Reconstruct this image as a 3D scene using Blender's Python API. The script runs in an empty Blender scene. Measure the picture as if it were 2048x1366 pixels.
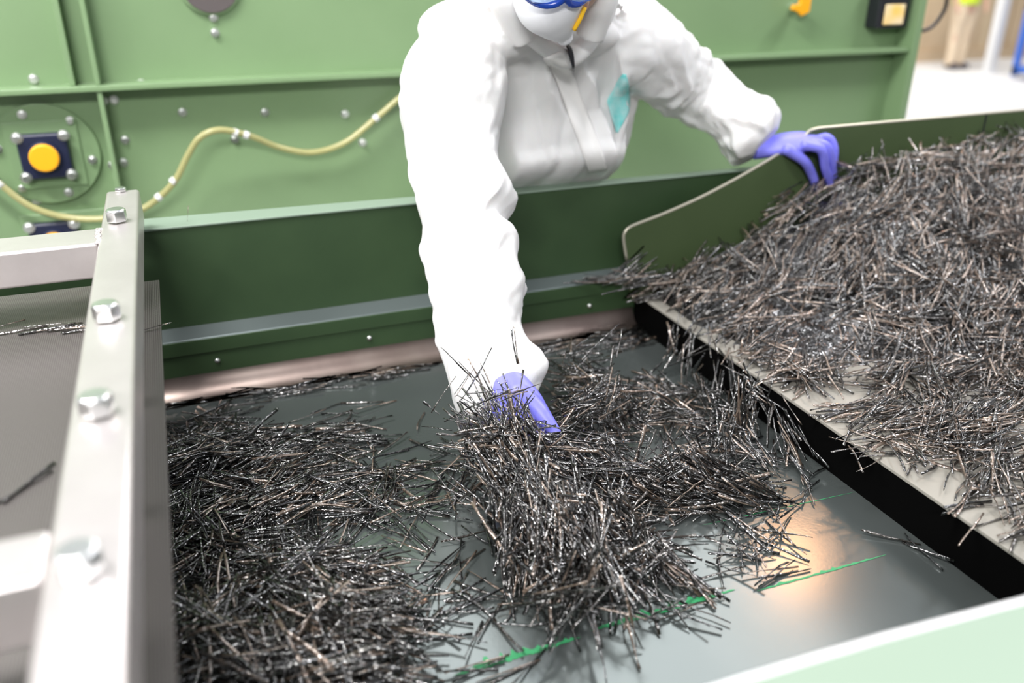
import bpy, bmesh, math, random
import numpy as np
from mathutils import Vector, Matrix, noise
from mathutils.bvhtree import BVHTree

# ------------------------------------------------------------------ camera, world, lights
SC = bpy.context.scene
COL = SC.collection
F, CX, CY, CH = 1700.0, 1024.0, 683.0, 0.82
cX = Vector((4751, 773, -F)).normalized()
cY = Vector((-734, 773, -F)).normalized()
cZ = cX.cross(cY)
RW = Matrix((cX, cY, cZ))                       # camera axes -> world
CAM = Vector((0, 0, CH))
cam_data = bpy.data.cameras.new('camera')
cam = bpy.data.objects.new('camera', cam_data); COL.objects.link(cam)
cam_data.sensor_width = 36.0
cam_data.lens = F / 2048 * 36.0
cam_data.clip_start = 0.02; cam_data.clip_end = 100
cam.matrix_world = Matrix.Translation(CAM) @ RW.to_4x4()
cam_data.dof.use_dof = True
cam_data.dof.focus_distance = 1.40
cam_data.dof.aperture_fstop = 1.9
SC.camera = cam

w = bpy.data.worlds.new('hall_light'); SC.world = w; w.use_nodes = True
wn = w.node_tree; wt = wn.nodes.new('ShaderNodeTexCoord'); wsp = wn.nodes.new('ShaderNodeSeparateXYZ'); wr = wn.nodes.new('ShaderNodeValToRGB')
wm = wn.nodes.new('ShaderNodeMath'); wm.operation = 'MULTIPLY_ADD'; wm.inputs[1].default_value = .5; wm.inputs[2].default_value = .5
wn.links.new(wt.outputs['Generated'], wsp.inputs[0]); wn.links.new(wsp.outputs['Z'], wm.inputs[0]); wn.links.new(wm.outputs[0], wr.inputs[0])
wr.color_ramp.elements[0].color = (.30, .30, .29, 1); wr.color_ramp.elements[0].position = .45
wr.color_ramp.elements[1].color = (.90, .93, 1, 1); wr.color_ramp.elements[1].position = .85
wn.links.new(wr.outputs[0], wn.nodes['Background'].inputs[0])
wn.nodes['Background'].inputs[1].default_value = 0.40
SC.view_settings.view_transform = 'Standard'
SC.view_settings.look = 'None'
SC.view_settings.gamma = 1
SC.view_settings.use_curve_mapping = False
SC.view_settings.exposure = 0.62

def area(name, loc, size, size_y, power, target, color=(1, 1, 1)):
    l = bpy.data.lights.new(name, 'AREA'); l.shape = 'RECTANGLE'
    l.size = size; l.size_y = size_y; l.energy = power; l.color = color
    o = bpy.data.objects.new(name, l); COL.objects.link(o)
    o.location = loc
    o.rotation_euler = (Vector(target) - Vector(loc)).to_track_quat('-Z', 'Y').to_euler()
    return o
area('ceiling_lamp', (-0.9, 1.0, 3.2), 1.5, 0.3, 92, (-0.4, 1.6, 0), (1, .985, .97))
area('front_fill_lamp', (-1.2, -2.4, 2.7), 1.8, 0.35, 95, (0.8, 1.7, 0.4), (1, .985, .98))  # unseen fill behind the camera, added to brighten the chest
area('ceiling_lamp.002', (3.6, 1.2, 3.4), 1.5, 0.35, 60, (2.6, 1.6, 0), (.97, .97, 1))
area('ceiling_lamp.003', (8.5, 8.5, 4.5), 3, 3, 300, (9.5, 9, 0), (1, .98, .95))
area('ceiling_lamp.004', (-3.0, 1.0, 3.0), 1.6, 0.6, 60, (0, 1.8, 0.3), (1, .98, .97))
area('strand_glint_lamp', (1.9, 7.6, 3.9), 2.4, 0.35, 150, (1.0, 2.5, 0), (.97, .96, 1))  # unseen strip behind the machine, added for glints on the strands
area('floor_reflection_panel', (2.45, 4.0, 3.7), 3.0, 2.2, 55, (2.45, 4.0, 0), (.98, .98, 1))  # unseen panel added to give the trough floor its pale reflection
area('warm_reflection_lamp', (4.15, 4.35, 3.65), .40, .55, 17, (4.15, 4.45, 0), (1, .45, .2))  # unseen lamp added for the peach spot mirrored in the trough floor

# ------------------------------------------------------------------ pixel rays (2048x1366 frame) -> world points
def ray(x, y): return RW @ Vector((x - CX, CY - y, -F))
def uz(x, y, z): d = ray(x, y); return CAM + d * ((z - CH) / d.z)
def uy(x, y, Y): d = ray(x, y); return CAM + d * (Y / d.y)

# ------------------------------------------------------------------ helpers
def link(name, me, mats=(), parent=None, **props):
    o = bpy.data.objects.new(name, me); COL.objects.link(o)
    for m in (mats if isinstance(mats, (list, tuple)) else [mats]): me.materials.append(m)
    if parent: o.parent = parent
    for k, v in props.items(): o[k] = v
    return o
def tag(o, label=None, cat=None, group=None, kind=None):
    if label: o['label'] = label
    if cat: o['category'] = cat
    if group: o['group'] = group
    if kind: o['kind'] = kind
    return o
def empty(name, loc, label, cat, group=None, rz=0):
    o = bpy.data.objects.new(name, None); COL.objects.link(o)
    o.location = loc; o.rotation_euler = (0, 0, rz)
    return tag(o, label, cat, group)
def part(name, bm, mat, parent=None, smooth=False, bevel=0, seg=2, **props):
    """finish a bmesh whose coordinates are world ones; parent kept by its location"""
    bmesh.ops.recalc_face_normals(bm, faces=bm.faces)
    me = bpy.data.meshes.new(name); bm.to_mesh(me); bm.free()
    o = link(name, me, mat, None, **props)
    if parent:
        o.parent = parent
        bpy.context.view_layer.update()
        o.matrix_parent_inverse = parent.matrix_world.inverted()
    if smooth: me.polygons.foreach_set('use_smooth', [True] * len(me.polygons))
    if bevel:
        b = o.modifiers.new('bevel', 'BEVEL'); b.width = bevel; b.segments = seg; b.limit_method = 'ANGLE'
        b.angle_limit = math.radians(40)
        if not smooth: me.polygons.foreach_set('use_smooth', [True] * len(me.polygons)); 
        n = o.modifiers.new('wn', 'WEIGHTED_NORMAL'); n.keep_sharp = True
    return o
def box(bm, a, b):
    xs, ys, zs = zip(a, b)
    v = [bm.verts.new((xs[i], ys[j], zs[k])) for i in (0, 1) for j in (0, 1) for k in (0, 1)]
    for f in ((0,1,3,2),(4,6,7,5),(0,4,5,1),(2,3,7,6),(0,2,6,4),(1,5,7,3)): bm.faces.new([v[i] for i in f])
    return bm
def bx(a, b): return box(bmesh.new(), a, b)
def prism(bm, pts, off):
    """closed polygon pts (world) extruded by vector off"""
    a = [bm.verts.new(p) for p in pts]; b = [bm.verts.new(Vector(p) + Vector(off)) for p in pts]
    bm.faces.new(a); bm.faces.new(b[::-1])
    n = len(a)
    for i in range(n): bm.faces.new([a[i], b[i], b[(i+1) % n], a[(i+1) % n]])
    return bm
def frame_of(t):
    t = Vector(t).normalized()
    r = Vector((0, 0, 1)) if abs(t.z) < .9 else Vector((1, 0, 0))
    u = t.cross(r).normalized(); return u, t.cross(u).normalized()
def cyl(bm, p0, p1, r0, r1=None, n=24, phase=0):
    r1 = r0 if r1 is None else r1
    p0, p1 = Vector(p0), Vector(p1); u, v = frame_of(p1 - p0)
    A = [bm.verts.new(p0 + (u*math.cos(2*math.pi*i/n+phase) + v*math.sin(2*math.pi*i/n+phase))*r0) for i in range(n)]
    B = [bm.verts.new(p1 + (u*math.cos(2*math.pi*i/n+phase) + v*math.sin(2*math.pi*i/n+phase))*r1) for i in range(n)]
    bm.faces.new(A); bm.faces.new(B[::-1])
    for i in range(n): bm.faces.new([A[i], B[i], B[(i+1) % n], A[(i+1) % n]])
    return bm
def catmull(P, k):
    P = [Vector(p) for p in P]; out = []
    for i in range(len(P)-1):
        p0 = P[i-1] if i else P[0]*2-P[1]; p1 = P[i]; p2 = P[i+1]; p3 = P[i+2] if i+2 < len(P) else P[-1]*2-P[-2]
        for j in range(k):
            t = j/k
            out.append(.5*((2*p1)+(p2-p0)*t+(2*p0-5*p1+4*p2-p3)*t*t+(3*p1-p0-3*p2+p3)*t**3))
    out.append(P[-1]); return out
def tube(bm, pts, r, n=12):
    rs = r if isinstance(r, (list, tuple)) else [r]*len(pts)
    rings = []; u = None
    for i, p in enumerate(pts):
        t = (pts[min(i+1, len(pts)-1)] - pts[max(i-1, 0)]).normalized()
        if u is None: u, v = frame_of(t)
        u = (u - t*u.dot(t)).normalized(); v = t.cross(u)
        rings.append([bm.verts.new(p + (u*math.cos(2*math.pi*j/n) + v*math.sin(2*math.pi*j/n))*rs[i]) for j in range(n)])
    for a, b in zip(rings, rings[1:]):
        for j in range(n): bm.faces.new([a[j], b[j], b[(j+1) % n], a[(j+1) % n]])
    bm.faces.new(rings[0]); bm.faces.new(rings[-1][::-1])
    return bm
def ellipsoid(bm, c, axes, n=20):
    c = Vector(c); A = [Vector(a) for a in axes]
    top = bm.verts.new(c + A[2]); bot = bm.verts.new(c - A[2]); R = []
    for i in range(1, n//2):
        th = math.pi*i/(n//2)
        R.append([bm.verts.new(c + A[0]*math.sin(th)*math.cos(2*math.pi*j/n) + A[1]*math.sin(th)*math.sin(2*math.pi*j/n) + A[2]*math.cos(th)) for j in range(n)])
    for j in range(n):
        bm.faces.new([top, R[0][j], R[0][(j+1) % n]]); bm.faces.new([bot, R[-1][(j+1) % n], R[-1][j]])
    for a, b in zip(R, R[1:]):
        for j in range(n): bm.faces.new([a[j], b[j], b[(j+1) % n], a[(j+1) % n]])
    return bm

# ------------------------------------------------------------------ materials
def mat(name, col, rough=.5, metal=0, noise_amt=0, scale=8, col2=None, bump=0, bscale=60, spec=.5, coat=0, **kw):
    m = bpy.data.materials.new(name); m.use_nodes = True
    nt = m.node_tree; b = nt.nodes['Principled BSDF']
    b.inputs['Base Color'].default_value = (*col, 1); b.inputs['Roughness'].default_value = rough
    b.inputs['Metallic'].default_value = metal; b.inputs['Specular IOR Level'].default_value = spec
    b.inputs['Coat Weight'].default_value = coat
    for k, v in kw.items(): b.inputs[k.replace('_', ' ')].default_value = v
    tc = nt.nodes.new('ShaderNodeTexCoord')
    if col2 is not None:
        n = nt.nodes.new('ShaderNodeTexNoise'); n.inputs['Scale'].default_value = scale; n.inputs['Detail'].default_value = 6
        nt.links.new(tc.outputs['Object'], n.inputs['Vector'])
        r = nt.nodes.new('ShaderNodeValToRGB'); r.color_ramp.elements[0].position = .35; r.color_ramp.elements[1].position = .7
        r.color_ramp.elements[0].color = (*col, 1); r.color_ramp.elements[1].color = (*col2, 1)
        nt.links.new(n.outputs['Fac'], r.inputs['Fac']); nt.links.new(r.outputs['Color'], b.inputs['Base Color'])
    if bump:
        n2 = nt.nodes.new('ShaderNodeTexNoise'); n2.inputs['Scale'].default_value = bscale; n2.inputs['Detail'].default_value = 4
        nt.links.new(tc.outputs['Object'], n2.inputs['Vector'])
        bp = nt.nodes.new('ShaderNodeBump'); bp.inputs['Strength'].default_value = bump; bp.inputs['Distance'].default_value = .002
        nt.links.new(n2.outputs['Fac'], bp.inputs['Height']); nt.links.new(bp.outputs['Normal'], b.inputs['Normal'])
    return m
M = {}
M['green'] = mat('green_machine_paint', (.185, .285, .145), .32, col2=(.21, .315, .165), scale=2, bump=.08, bscale=30)
M['green_flange'] = mat('pale_green_edge_paint', (.42, .60, .42), .3, col2=(.48, .65, .47), scale=6)
M['green_dark'] = mat('dark_green_trough', (.028, .058, .022), .5, col2=(.037, .072, .028), scale=7, bump=.1, bscale=40)  # trough walls, a much darker green than the machine
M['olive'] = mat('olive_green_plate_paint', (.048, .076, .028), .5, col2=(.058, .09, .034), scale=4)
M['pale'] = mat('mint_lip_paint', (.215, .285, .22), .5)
M['edge'] = mat('bare_plate_edge', (.55, .52, .42), .35, metal=.6)
M['floorplate'] = mat('grey_trough_floor', (.135, .155, .15), .17, metal=.65, col2=(.155, .175, .17), scale=5, bump=.03, bscale=200)
M['stainless'] = mat('brushed_stainless', (.55, .50, .47), .32, metal=1, col2=(.6, .56, .53), scale=20)
M['rail'] = mat('brownish_stainless', (.24, .185, .165), .38, metal=1, col2=(.33, .27, .24), scale=10)
M['steel'] = mat('milled_steel_tube', (.60, .56, .55), .36, metal=.7, col2=(.66, .62, .61), scale=14, bump=.15, bscale=90)
M['bolt'] = mat('zinc_bolt', (.82, .83, .82), .3, metal=1)
M['black'] = mat('black_plastic', (.012, .013, .018), .4)
M['navy'] = mat('dark_blue_bearing_housing', (.012, .016, .045), .35)
M['orange'] = mat('orange_cap', (.95, .42, .01), .4)
M['yellow'] = mat('yellow_plastic', (.95, .55, .02), .4)
M['table'] = mat('beige_grey_conveyor_top', (.27, .255, .22), .42, col2=(.31, .295, .26), scale=5)
M['opening_shade'] = mat('black_opening_shade', (.002, .002, .002), .95, spec=.02)  # near-black: the dark under the table put into the colour
M['ground'] = mat('pale_hall_floor', (.58, .57, .56), .5, col2=(.64, .63, .62), scale=1)
M['card'] = mat('cardboard', (.50, .38, .25), .8, col2=(.56, .43, .29), scale=3)
M['white'] = mat('white_paint', (.7, .7, .7), .5)
M['blue'] = mat('blue_steel', (.05, .16, .60), .4)
M['suit'] = mat('white_coverall_fabric', (.80, .795, .79), .62, bump=.12, bscale=260, Subsurface_Weight=0.05)
M['flap'] = mat('white_zip_flap_fabric', (.88, .87, .85), .6, bump=.1, bscale=200)
M['glove'] = mat('blue_violet_nitrile', (.20, .20, .80), .42, col2=(.23, .23, .84), scale=12, bump=.35, bscale=70)
M['skin'] = mat('skin', (.62, .38, .28), .5)
M['goggle'] = mat('blue_goggle_frame', (.01, .06, .42), .2, coat=.5)
M['lens'] = mat('clear_goggle_lens', (.6, .75, .95), .05, Transmission_Weight=.8)
M['mask'] = mat('white_mask_fabric', (.84, .85, .88), .7, bump=.1, bscale=150)
M['hivis'] = mat('hi_vis_yellow', (.65, .85, .04), .6)
M['beige'] = mat('beige_trousers', (.72, .58, .42), .8)
M['shoe'] = mat('dark_shoe', (.05, .04, .05), .5)
M['scratch'] = mat('bright_green_paint_scratch', (.03, .27, .10), .5)
M['hose'] = mat('yellow_clear_hose', (.66, .62, .30), .25, Transmission_Weight=.5)
M['glass'] = mat('sight_glass', (.30, .26, .26), .12, metal=.7)

def strand_mat():
    m = bpy.data.materials.new('glossy_black_strand'); m.use_nodes = True
    nt = m.node_tree; b = nt.nodes['Principled BSDF']
    tc = nt.nodes.new('ShaderNodeTexCoord')
    at = nt.nodes.new('ShaderNodeAttribute'); at.attribute_name = 'tone'
    n = nt.nodes.new('ShaderNodeTexNoise'); n.inputs['Scale'].default_value = 45; n.inputs['Detail'].default_value = 2
    nt.links.new(tc.outputs['Object'], n.inputs['Vector'])
    mm = nt.nodes.new('ShaderNodeMath'); mm.operation = 'MULTIPLY_ADD'; mm.inputs[1].default_value = .5
    nt.links.new(n.outputs['Fac'], mm.inputs[0]); nt.links.new(at.outputs['Fac'], mm.inputs[2])
    r = nt.nodes.new('ShaderNodeValToRGB')
    r.color_ramp.elements[0].color = (.008, .0075, .0075, 1); r.color_ramp.elements[0].position = .55
    r.color_ramp.elements[1].color = (.22, .16, .12, 1); r.color_ramp.elements[1].position = 1.25
    e = r.color_ramp.elements.new(.95); e.color = (.05, .037, .028, 1)
    nt.links.new(mm.outputs[0], r.inputs['Fac']); nt.links.new(r.outputs['Color'], b.inputs['Base Color'])
    b.inputs['Metallic'].default_value = .5; b.inputs['Roughness'].default_value = .3
    b.inputs['Coat Weight'].default_value = 1; b.inputs['Coat Roughness'].default_value = .1; b.inputs['Coat IOR'].default_value = 2.2
    n2 = nt.nodes.new('ShaderNodeTexNoise'); n2.inputs['Scale'].default_value = 150; n2.inputs['Detail'].default_value = 1
    nt.links.new(tc.outputs['Object'], n2.inputs['Vector'])
    bp = nt.nodes.new('ShaderNodeBump'); bp.inputs['Strength'].default_value = .9; bp.inputs['Distance'].default_value = .003
    nt.links.new(n2.outputs['Fac'], bp.inputs['Height']); nt.links.new(bp.outputs['Normal'], b.inputs['Normal'])
    nt.links.new(bp.outputs['Normal'], b.inputs['Coat Normal'])
    return m
M['strand'] = strand_mat()

def mesh_mat():
    m = bpy.data.materials.new('woven_screen_cloth'); m.use_nodes = True
    nt = m.node_tree; b = nt.nodes['Principled BSDF']
    b.inputs['Metallic'].default_value = .5; b.inputs['Roughness'].default_value = .42
    tc = nt.nodes.new('ShaderNodeTexCoord')
    hs = []
    for d in ('X', 'Y'):
        wv = nt.nodes.new('ShaderNodeTexWave'); wv.bands_direction = d; wv.inputs['Scale'].default_value = 110
        nt.links.new(tc.outputs['Object'], wv.inputs['Vector']); hs.append(wv)
    mx = nt.nodes.new('ShaderNodeMath'); mx.operation = 'MULTIPLY'
    nt.links.new(hs[0].outputs['Fac'], mx.inputs[0]); nt.links.new(hs[1].outputs['Fac'], mx.inputs[1])
    r = nt.nodes.new('ShaderNodeValToRGB')
    r.color_ramp.elements[0].color = (.10, .09, .085, 1); r.color_ramp.elements[1].color = (.27, .25, .24, 1)
    nt.links.new(mx.outputs[0], r.inputs['Fac']); nt.links.new(r.outputs['Color'], b.inputs['Base Color'])
    bp = nt.nodes.new('ShaderNodeBump'); bp.inputs['Strength'].default_value = .4; bp.inputs['Distance'].default_value = .001
    nt.links.new(mx.outputs[0], bp.inputs['Height']); nt.links.new(bp.outputs['Normal'], b.inputs['Normal'])
    return m
M['mesh'] = mesh_mat()

# ------------------------------------------------------------------ the hall
G = -.66
o = part('floor', bx((-4, -3, G-.05), (22, 20, G)), M['ground']); tag(o, kind='structure')
o = part('wall_back', bx((-4, 15, G), (22, 15.2, 4.5)), mat('pale_hall_wall', (.55, .50, .43), .8)); tag(o, kind='structure')

# ------------------------------------------------------------------ green machine behind the worker
YM = 2.5
mach = empty('green_machine', (.6, YM, G), 'large green painted steel machine with flanges and bearings behind the worker', 'machine')
part('housing_panel', bx((-1.6, YM, G), (2.49, YM+1.2, 1.35)), M['green'], mach)
part('ledge_flange', bx((-1.6, YM-.075, .508), (2.462, YM, .522)), M['green'], mach, bevel=.002)
bm = bmesh.new(); box(bm, (-.165, YM-.07, G), (-.153, YM, .508)); box(bm, (-.165, YM-.07, .522), (-.153, YM, 1.35))
part('stiffener_rib', bm, M['green'], mach, bevel=.002)
part('stiffener_rib', bx((-.225, YM-.055, .522), (-.211, YM, 1.35)), M['green'], mach, bevel=.002)
part('corner_flange', bx((2.462, YM-.085, G), (2.492, YM-.0, 1.35)), M['green'], mach, bevel=.002)
def hexbolt(c, n, r, h, parent, washer=True, name='bolt'):
    """bolt head at c standing out along n"""
    c, n = Vector(c), Vector(n).normalized(); bm = bmesh.new()
    if washer: cyl(bm, c, c+n*h*.18, r*1.35, n=20)
    cyl(bm, c+n*h*.1, c+n*h*.85, r, n=6, phase=random.random()); cyl(bm, c+n*h*.85, c+n*h, r*.96, r*.78, n=6 if False else 18)
    return part(name, bm, M['bolt'], parent, bevel=r*.06, seg=1)
random.seed(3)
for (px, py) in ((365,225),(530,225),(690,228),(470,278),(725,285),(283,167),(147,175),(67,158),(207,202),(228,200),
                 (250,280),(225,330),(247,325),(74,400),(75,393)):
    p = uy(px, py, YM); hexbolt((p.x, YM, p.z), (0, -1, 0), .0085, .012, mach)
for (px, py) in ((427,35),(430,66)):
    p = uy(px, py, YM); hexbolt((p.x, YM, p.z), (0, -1, 0), .0085, .012, mach)
def bearing(px, py, s=1.0, plate=True):
    c = uy(px, py, YM-.04); c.y = YM
    # round plate, inner square plate, housing, cap, bolts
    f = part('bearing_flange', cyl(bmesh.new(), c, c+Vector((0, -.014, 0)), .128*s, n=64) if plate else bx((c.x-.075, YM-.014, c.z-.07), (c.x+.16, YM, c.z+.075)), M['green'], mach, bevel=.002)
    def sub(name, bm, m, **k): return part(name, bm, m, f, **k)
    if plate: sub('square_plate', bx((c.x-.085*s, YM-.020, c.z-.085*s), (c.x+.085*s, YM-.012, c.z+.085*s)), M['green'], bevel=.002)
    bm = bx((c.x-.058*s, YM-.045, c.z-.057*s), (c.x+.058*s, YM-.018, c.z+.057*s)); 
    sub('housing', bm, M['navy'], bevel=.006)
    bm = bmesh.new(); cyl(bm, c+Vector((0, -.04, 0)), c+Vector((0, -.058, 0)), .041*s, .038*s, n=40); sub('housing_ring', bm, M['navy'], bevel=.002)
    bm = bmesh.new(); cyl(bm, c+Vector((0, -.05, 0)), c+Vector((0, -.068, 0)), .036*s, .034*s, n=40); sub('cap', bm, M['orange'], bevel=.004)
    for a in range(4):
        dx, dz = (.053 if a & 1 else -.053)*s, (.050 if a & 2 else -.050)*s
        hexbolt(c+Vector((dx, -.044, dz)), (0, -1, 0), .0105, .014, f)
    for a in range(6 if plate else 0):
        t = math.radians(a*60+18+90)
        hexbolt(c+Vector((math.cos(t)*.108*s, -.014, math.sin(t)*.108*s)), (0, -1, 0), .0085, .011, f)
bearing(90, 313); bearing(112, 487, plate=False)
# round sight glass in the upper panel
c = uy(418, -34, YM); c.y = YM
g = part('sight_glass', cyl(bmesh.new(), c+Vector((0, .0, 0)), c+Vector((0, -.016, 0)), .072, n=48), M['glass'], mach, bevel=.002)
bm = bmesh.new(); cyl(bm, c, c+Vector((.0, -.010, 0)), .079, n=48); part('glass_rim', bm, M['green'], g, bevel=.002)
# orange valve lever
p = uy(1608, 14, YM-.05)
bm = bmesh.new(); cyl(bm, (p.x, YM, p.z), (p.x, YM-.05, p.z), .014); v = part('drain_valve', bm, M['bolt'], mach)
part('valve_lever', prism(bmesh.new(), [uy(x, y, YM-.06) for x, y in ((1604,-8),(1624,-4),(1620,24),(1604,33),(1596,24),(1585,20),(1588,10),(1602,8))], (0, .016, 0)), M['orange'], v, bevel=.003)
# black control box with yellow label
a = uy(1752, 58, YM-.06); b = uy(1832, -50, YM-.06)
cb = part('control_box', bx((a.x, YM-.06, a.z), (b.x, YM, b.z)), M['black'], mach, bevel=.006)
a = uy(1765, 50, YM-.062); b = uy(1811, 8, YM-.062)
lab = mat('yellow_white_label', (.95, .62, .15), .5, col2=(.9, .85, .75), scale=9)
part('label_plate', bx((a.x, YM-.066, a.z), (b.x, YM-.06, b.z)), lab, cb, bevel=.003)
# black cable looping off the machine's corner
pts = catmull([uy(x, y, YM+.1) for x, y in ((1895,-60),(1893,5),(1880,35),(1862,55),(1845,62))], 8)
part('power_cable', tube(bmesh.new(), pts, .007), M['black'], mach, smooth=True)

# hose slung along the machine
hp = [(-60,318,YM-.05),(0,368,YM-.05),(60,412,YM-.05),(130,434,YM-.05),(210,437,YM-.06),(285,418,YM-.07),(345,368,YM-.09),(375,312,YM-.1),(400,275,YM-.11),(440,260,YM-.11),(500,272,YM-.09),(560,295,YM-.06),(625,305,YM-.05),(690,285,YM-.05),(750,238,YM-.05),(800,195,YM-.05),(860,150,YM-.03)]
hose = part('plastic_hose', tube(bmesh.new(), catmull([uy(*q) for q in hp], 8), .0085), M['hose'], None, smooth=True)
tag(hose, 'thin translucent yellow hose slung in waves along the green machine', 'hose')
for q in ((470,265,YM-.1),(492,270,YM-.095),(752,236,YM-.05),(347,362,YM-.09),(318,394,YM-.08),(0,368,YM-.05)):
    c = uy(*q); c2 = uy(q[0]+8, q[1]+(3 if q[0] in (470,492) else -7), q[2])
    d = (c2-c).normalized()*.007
    part('hose_clip', cyl(bmesh.new(), c-d, c+d, .0105), M['white'], hose, bevel=.001)

# ------------------------------------------------------------------ trough
trough = empty('green_trough', (.6, 1.0, G), 'long dark green steel trough with grey floor that the worker reaches into', 'trough')
XL, XR = -1.3, 3.0
part('floor_plate', bx((XL, .33, -.012), (1.02, 1.66, 0)), M['floorplate'], trough)
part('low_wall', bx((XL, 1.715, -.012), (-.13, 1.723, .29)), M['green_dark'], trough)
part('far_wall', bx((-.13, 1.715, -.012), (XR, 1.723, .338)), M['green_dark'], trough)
bm = bmesh.new()   # top lip, tapering in width
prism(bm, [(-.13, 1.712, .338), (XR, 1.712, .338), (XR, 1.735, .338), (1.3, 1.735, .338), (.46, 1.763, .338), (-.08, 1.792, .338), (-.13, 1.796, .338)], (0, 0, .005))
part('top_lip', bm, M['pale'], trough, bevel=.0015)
bm = bmesh.new()   # sloping ledge + lower strip with a seam
prism(bm, [(XL, 1.716, .134), (XL, 1.672, .121), (XL, 1.672, .112), (XL, 1.716, .118)], (2.30, 0, 0))
part('sloping_ledge', bm, mat('worn_ledge_steel', (.16, .19, .19), .33, metal=.6), trough, bevel=.003)
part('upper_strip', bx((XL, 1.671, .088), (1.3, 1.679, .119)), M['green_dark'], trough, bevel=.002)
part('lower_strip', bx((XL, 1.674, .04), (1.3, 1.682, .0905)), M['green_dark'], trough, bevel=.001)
bm = bmesh.new()   # concave stainless cove at the foot
arc = [(1.676-.052*(math.sin(t)), .056-.052*math.cos(t)+.0) for t in [math.radians(a) for a in range(0, 91, 9)]]
prof = [(XL, 1.676 - .05*math.sin(math.radians(a)) if 0 else 1.626+.05*math.sin(math.radians(a)), .058-.0565*math.cos(math.radians(a))) for a in range(0, 91, 9)]
prism(bm, prof + [(XL, 1.69, .058), (XL, 1.69, -.004), (XL, 1.626, -.004)], (2.272, 0, 0))
part('cove_rail', bm, M['rail'], trough, smooth=False, bevel=.0004)
for px, py in ((435,722),(739,677),(150,762),(1180,612)):
    p = uy(px, py, 1.672); bm = bmesh.new(); ellipsoid(bm, (p.x, 1.674, p.z), ((.006, 0, 0), (0, 0, .006), (0, .005, 0)), 14)
    part('rivet', bm, M['bolt'], trough, smooth=True)
# near wall with pale lip in the lower right corner
bm = bmesh.new()
prism(bm, [(-.3, .374, .336), (.321, .366, .336), (.586, .352, .336), (1.6, .30, .336), (1.6, .15, .336), (-.3, .22, .336)], (0, 0, .006))
part('near_lip', bm, M['pale'], trough, bevel=.002)
bm = bmesh.new(); tube(bm, [Vector(p) for p in ((-.3, .374, .341), (.321, .366, .341), (.45, .3615, .341), (.586, .352, .341), (1.6, .30, .341))], .0035, 8)
part('near_lip_edge', bm, mat('white_edge_highlight', (.8, .8, .8), .3), trough, smooth=True)  # white colour paints the highlight along the raised lip
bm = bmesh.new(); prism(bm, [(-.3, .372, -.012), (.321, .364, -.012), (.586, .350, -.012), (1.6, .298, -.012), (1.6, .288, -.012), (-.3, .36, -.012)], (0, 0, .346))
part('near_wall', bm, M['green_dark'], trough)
for x in (-1.2, .9):
    for y in (.42, 1.66):
        part('leg', bx((x-.03, y-.03, G), (x+.03, y+.03, -.012)), M['green'], trough)
# green paint scratches on the floor plate
rng = random.Random(5)
def scratch(p0, p1, wd, jag):
    a = uz(*p0, 0); b = uz(*p1, 0); n = 46; bm = bmesh.new()
    d = (b-a).normalized(); s = Vector((-d.y, d.x, 0)); L = []
    for i in range(n+1):
        t = i/n; env = min(1, 6*t, 3*(1-t)+.15)
        up = wd*env*(.35+rng.random()*(jag*.6 if rng.random() < .3 else .4)); dn = wd*env*(.3+.4*rng.random())
        c = a.lerp(b, t); c.z = .0006
        L.append((bm.verts.new(c+s*up), bm.verts.new(c-s*dn)))
    for q, r_ in zip(L, L[1:]): bm.faces.new([q[0], q[1], r_[1], r_[0]])
    part('paint_scratch', bm, M['scratch'], trough, label='bright green paint scratch on the grey floor')
scratch((1512,1183), (1772,1110), .0035, 2.2)
scratch((1400,1052), (1712,984), .0014, .5)
scratch((905,1352), (1160,1275), .008, 3.0)
scratch((1180,1262), (1470,1180), .008, 2.5)

# ------------------------------------------------------------------ conveyor table with its side plate
tbl = empty('feed_table', (1.9, 1.0, 0), 'beige grey feed table heaped with black strands to the right of the trough', 'table')
TZ = .083
part('table_top', bx((.972, .40, TZ-.006), (3.0, 1.708, TZ)), M['table'], tbl, bevel=.001)
part('opening', bx((.974, .41, .0), (.984, 1.669, TZ-.006)), M['opening_shade'], tbl)  # black sheet standing in for the dark opening below the table edge
part('support_beam', bx((1.03, .42, -.04), (2.95, 1.62, TZ-.02)), M['opening_shade'], tbl)
for x in (1.15, 2.85):
    for y in (.5, 1.6): part('leg', bx((x-.03, y-.03, G), (x+.03, y+.03, -.03)), M['green'], tbl)
YP = 1.65
prof = [(1262,560),(1255,520),(1249,480),(1251,466),(1260,456),(1280,447),(1330,428),(1400,397),(1460,366),(1520,332),(1560,308),(1590,291),(1612,272),(1622,262),(1640,257)]
P = [uy(x, y, YP) for x, y in prof]
P[0].z = TZ; P = [P[0]] + catmull(P[1:], 4)
P += [Vector((2.1, YP, .444)), Vector((2.95, YP, .446)), Vector((2.95, YP, TZ))]
part('side_plate', prism(bmesh.new(), P, (0, .007, 0)), M['olive'], tbl, label='olive green side plate with ramped rounded top edge')
bm = bmesh.new(); tube(bm, [p + Vector((0, .0035, .0)) for p in P[1:-1]], .0042, 8)
part('plate_edge', bm, M['edge'], tbl, smooth=True, label='worn bare metal top edge')
p = uy(1966, 260, YP); part('plate_seam', bx((p.x-.002, YP-.0015, TZ), (p.x+.002, YP, .443)), M['black'], tbl)

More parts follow.
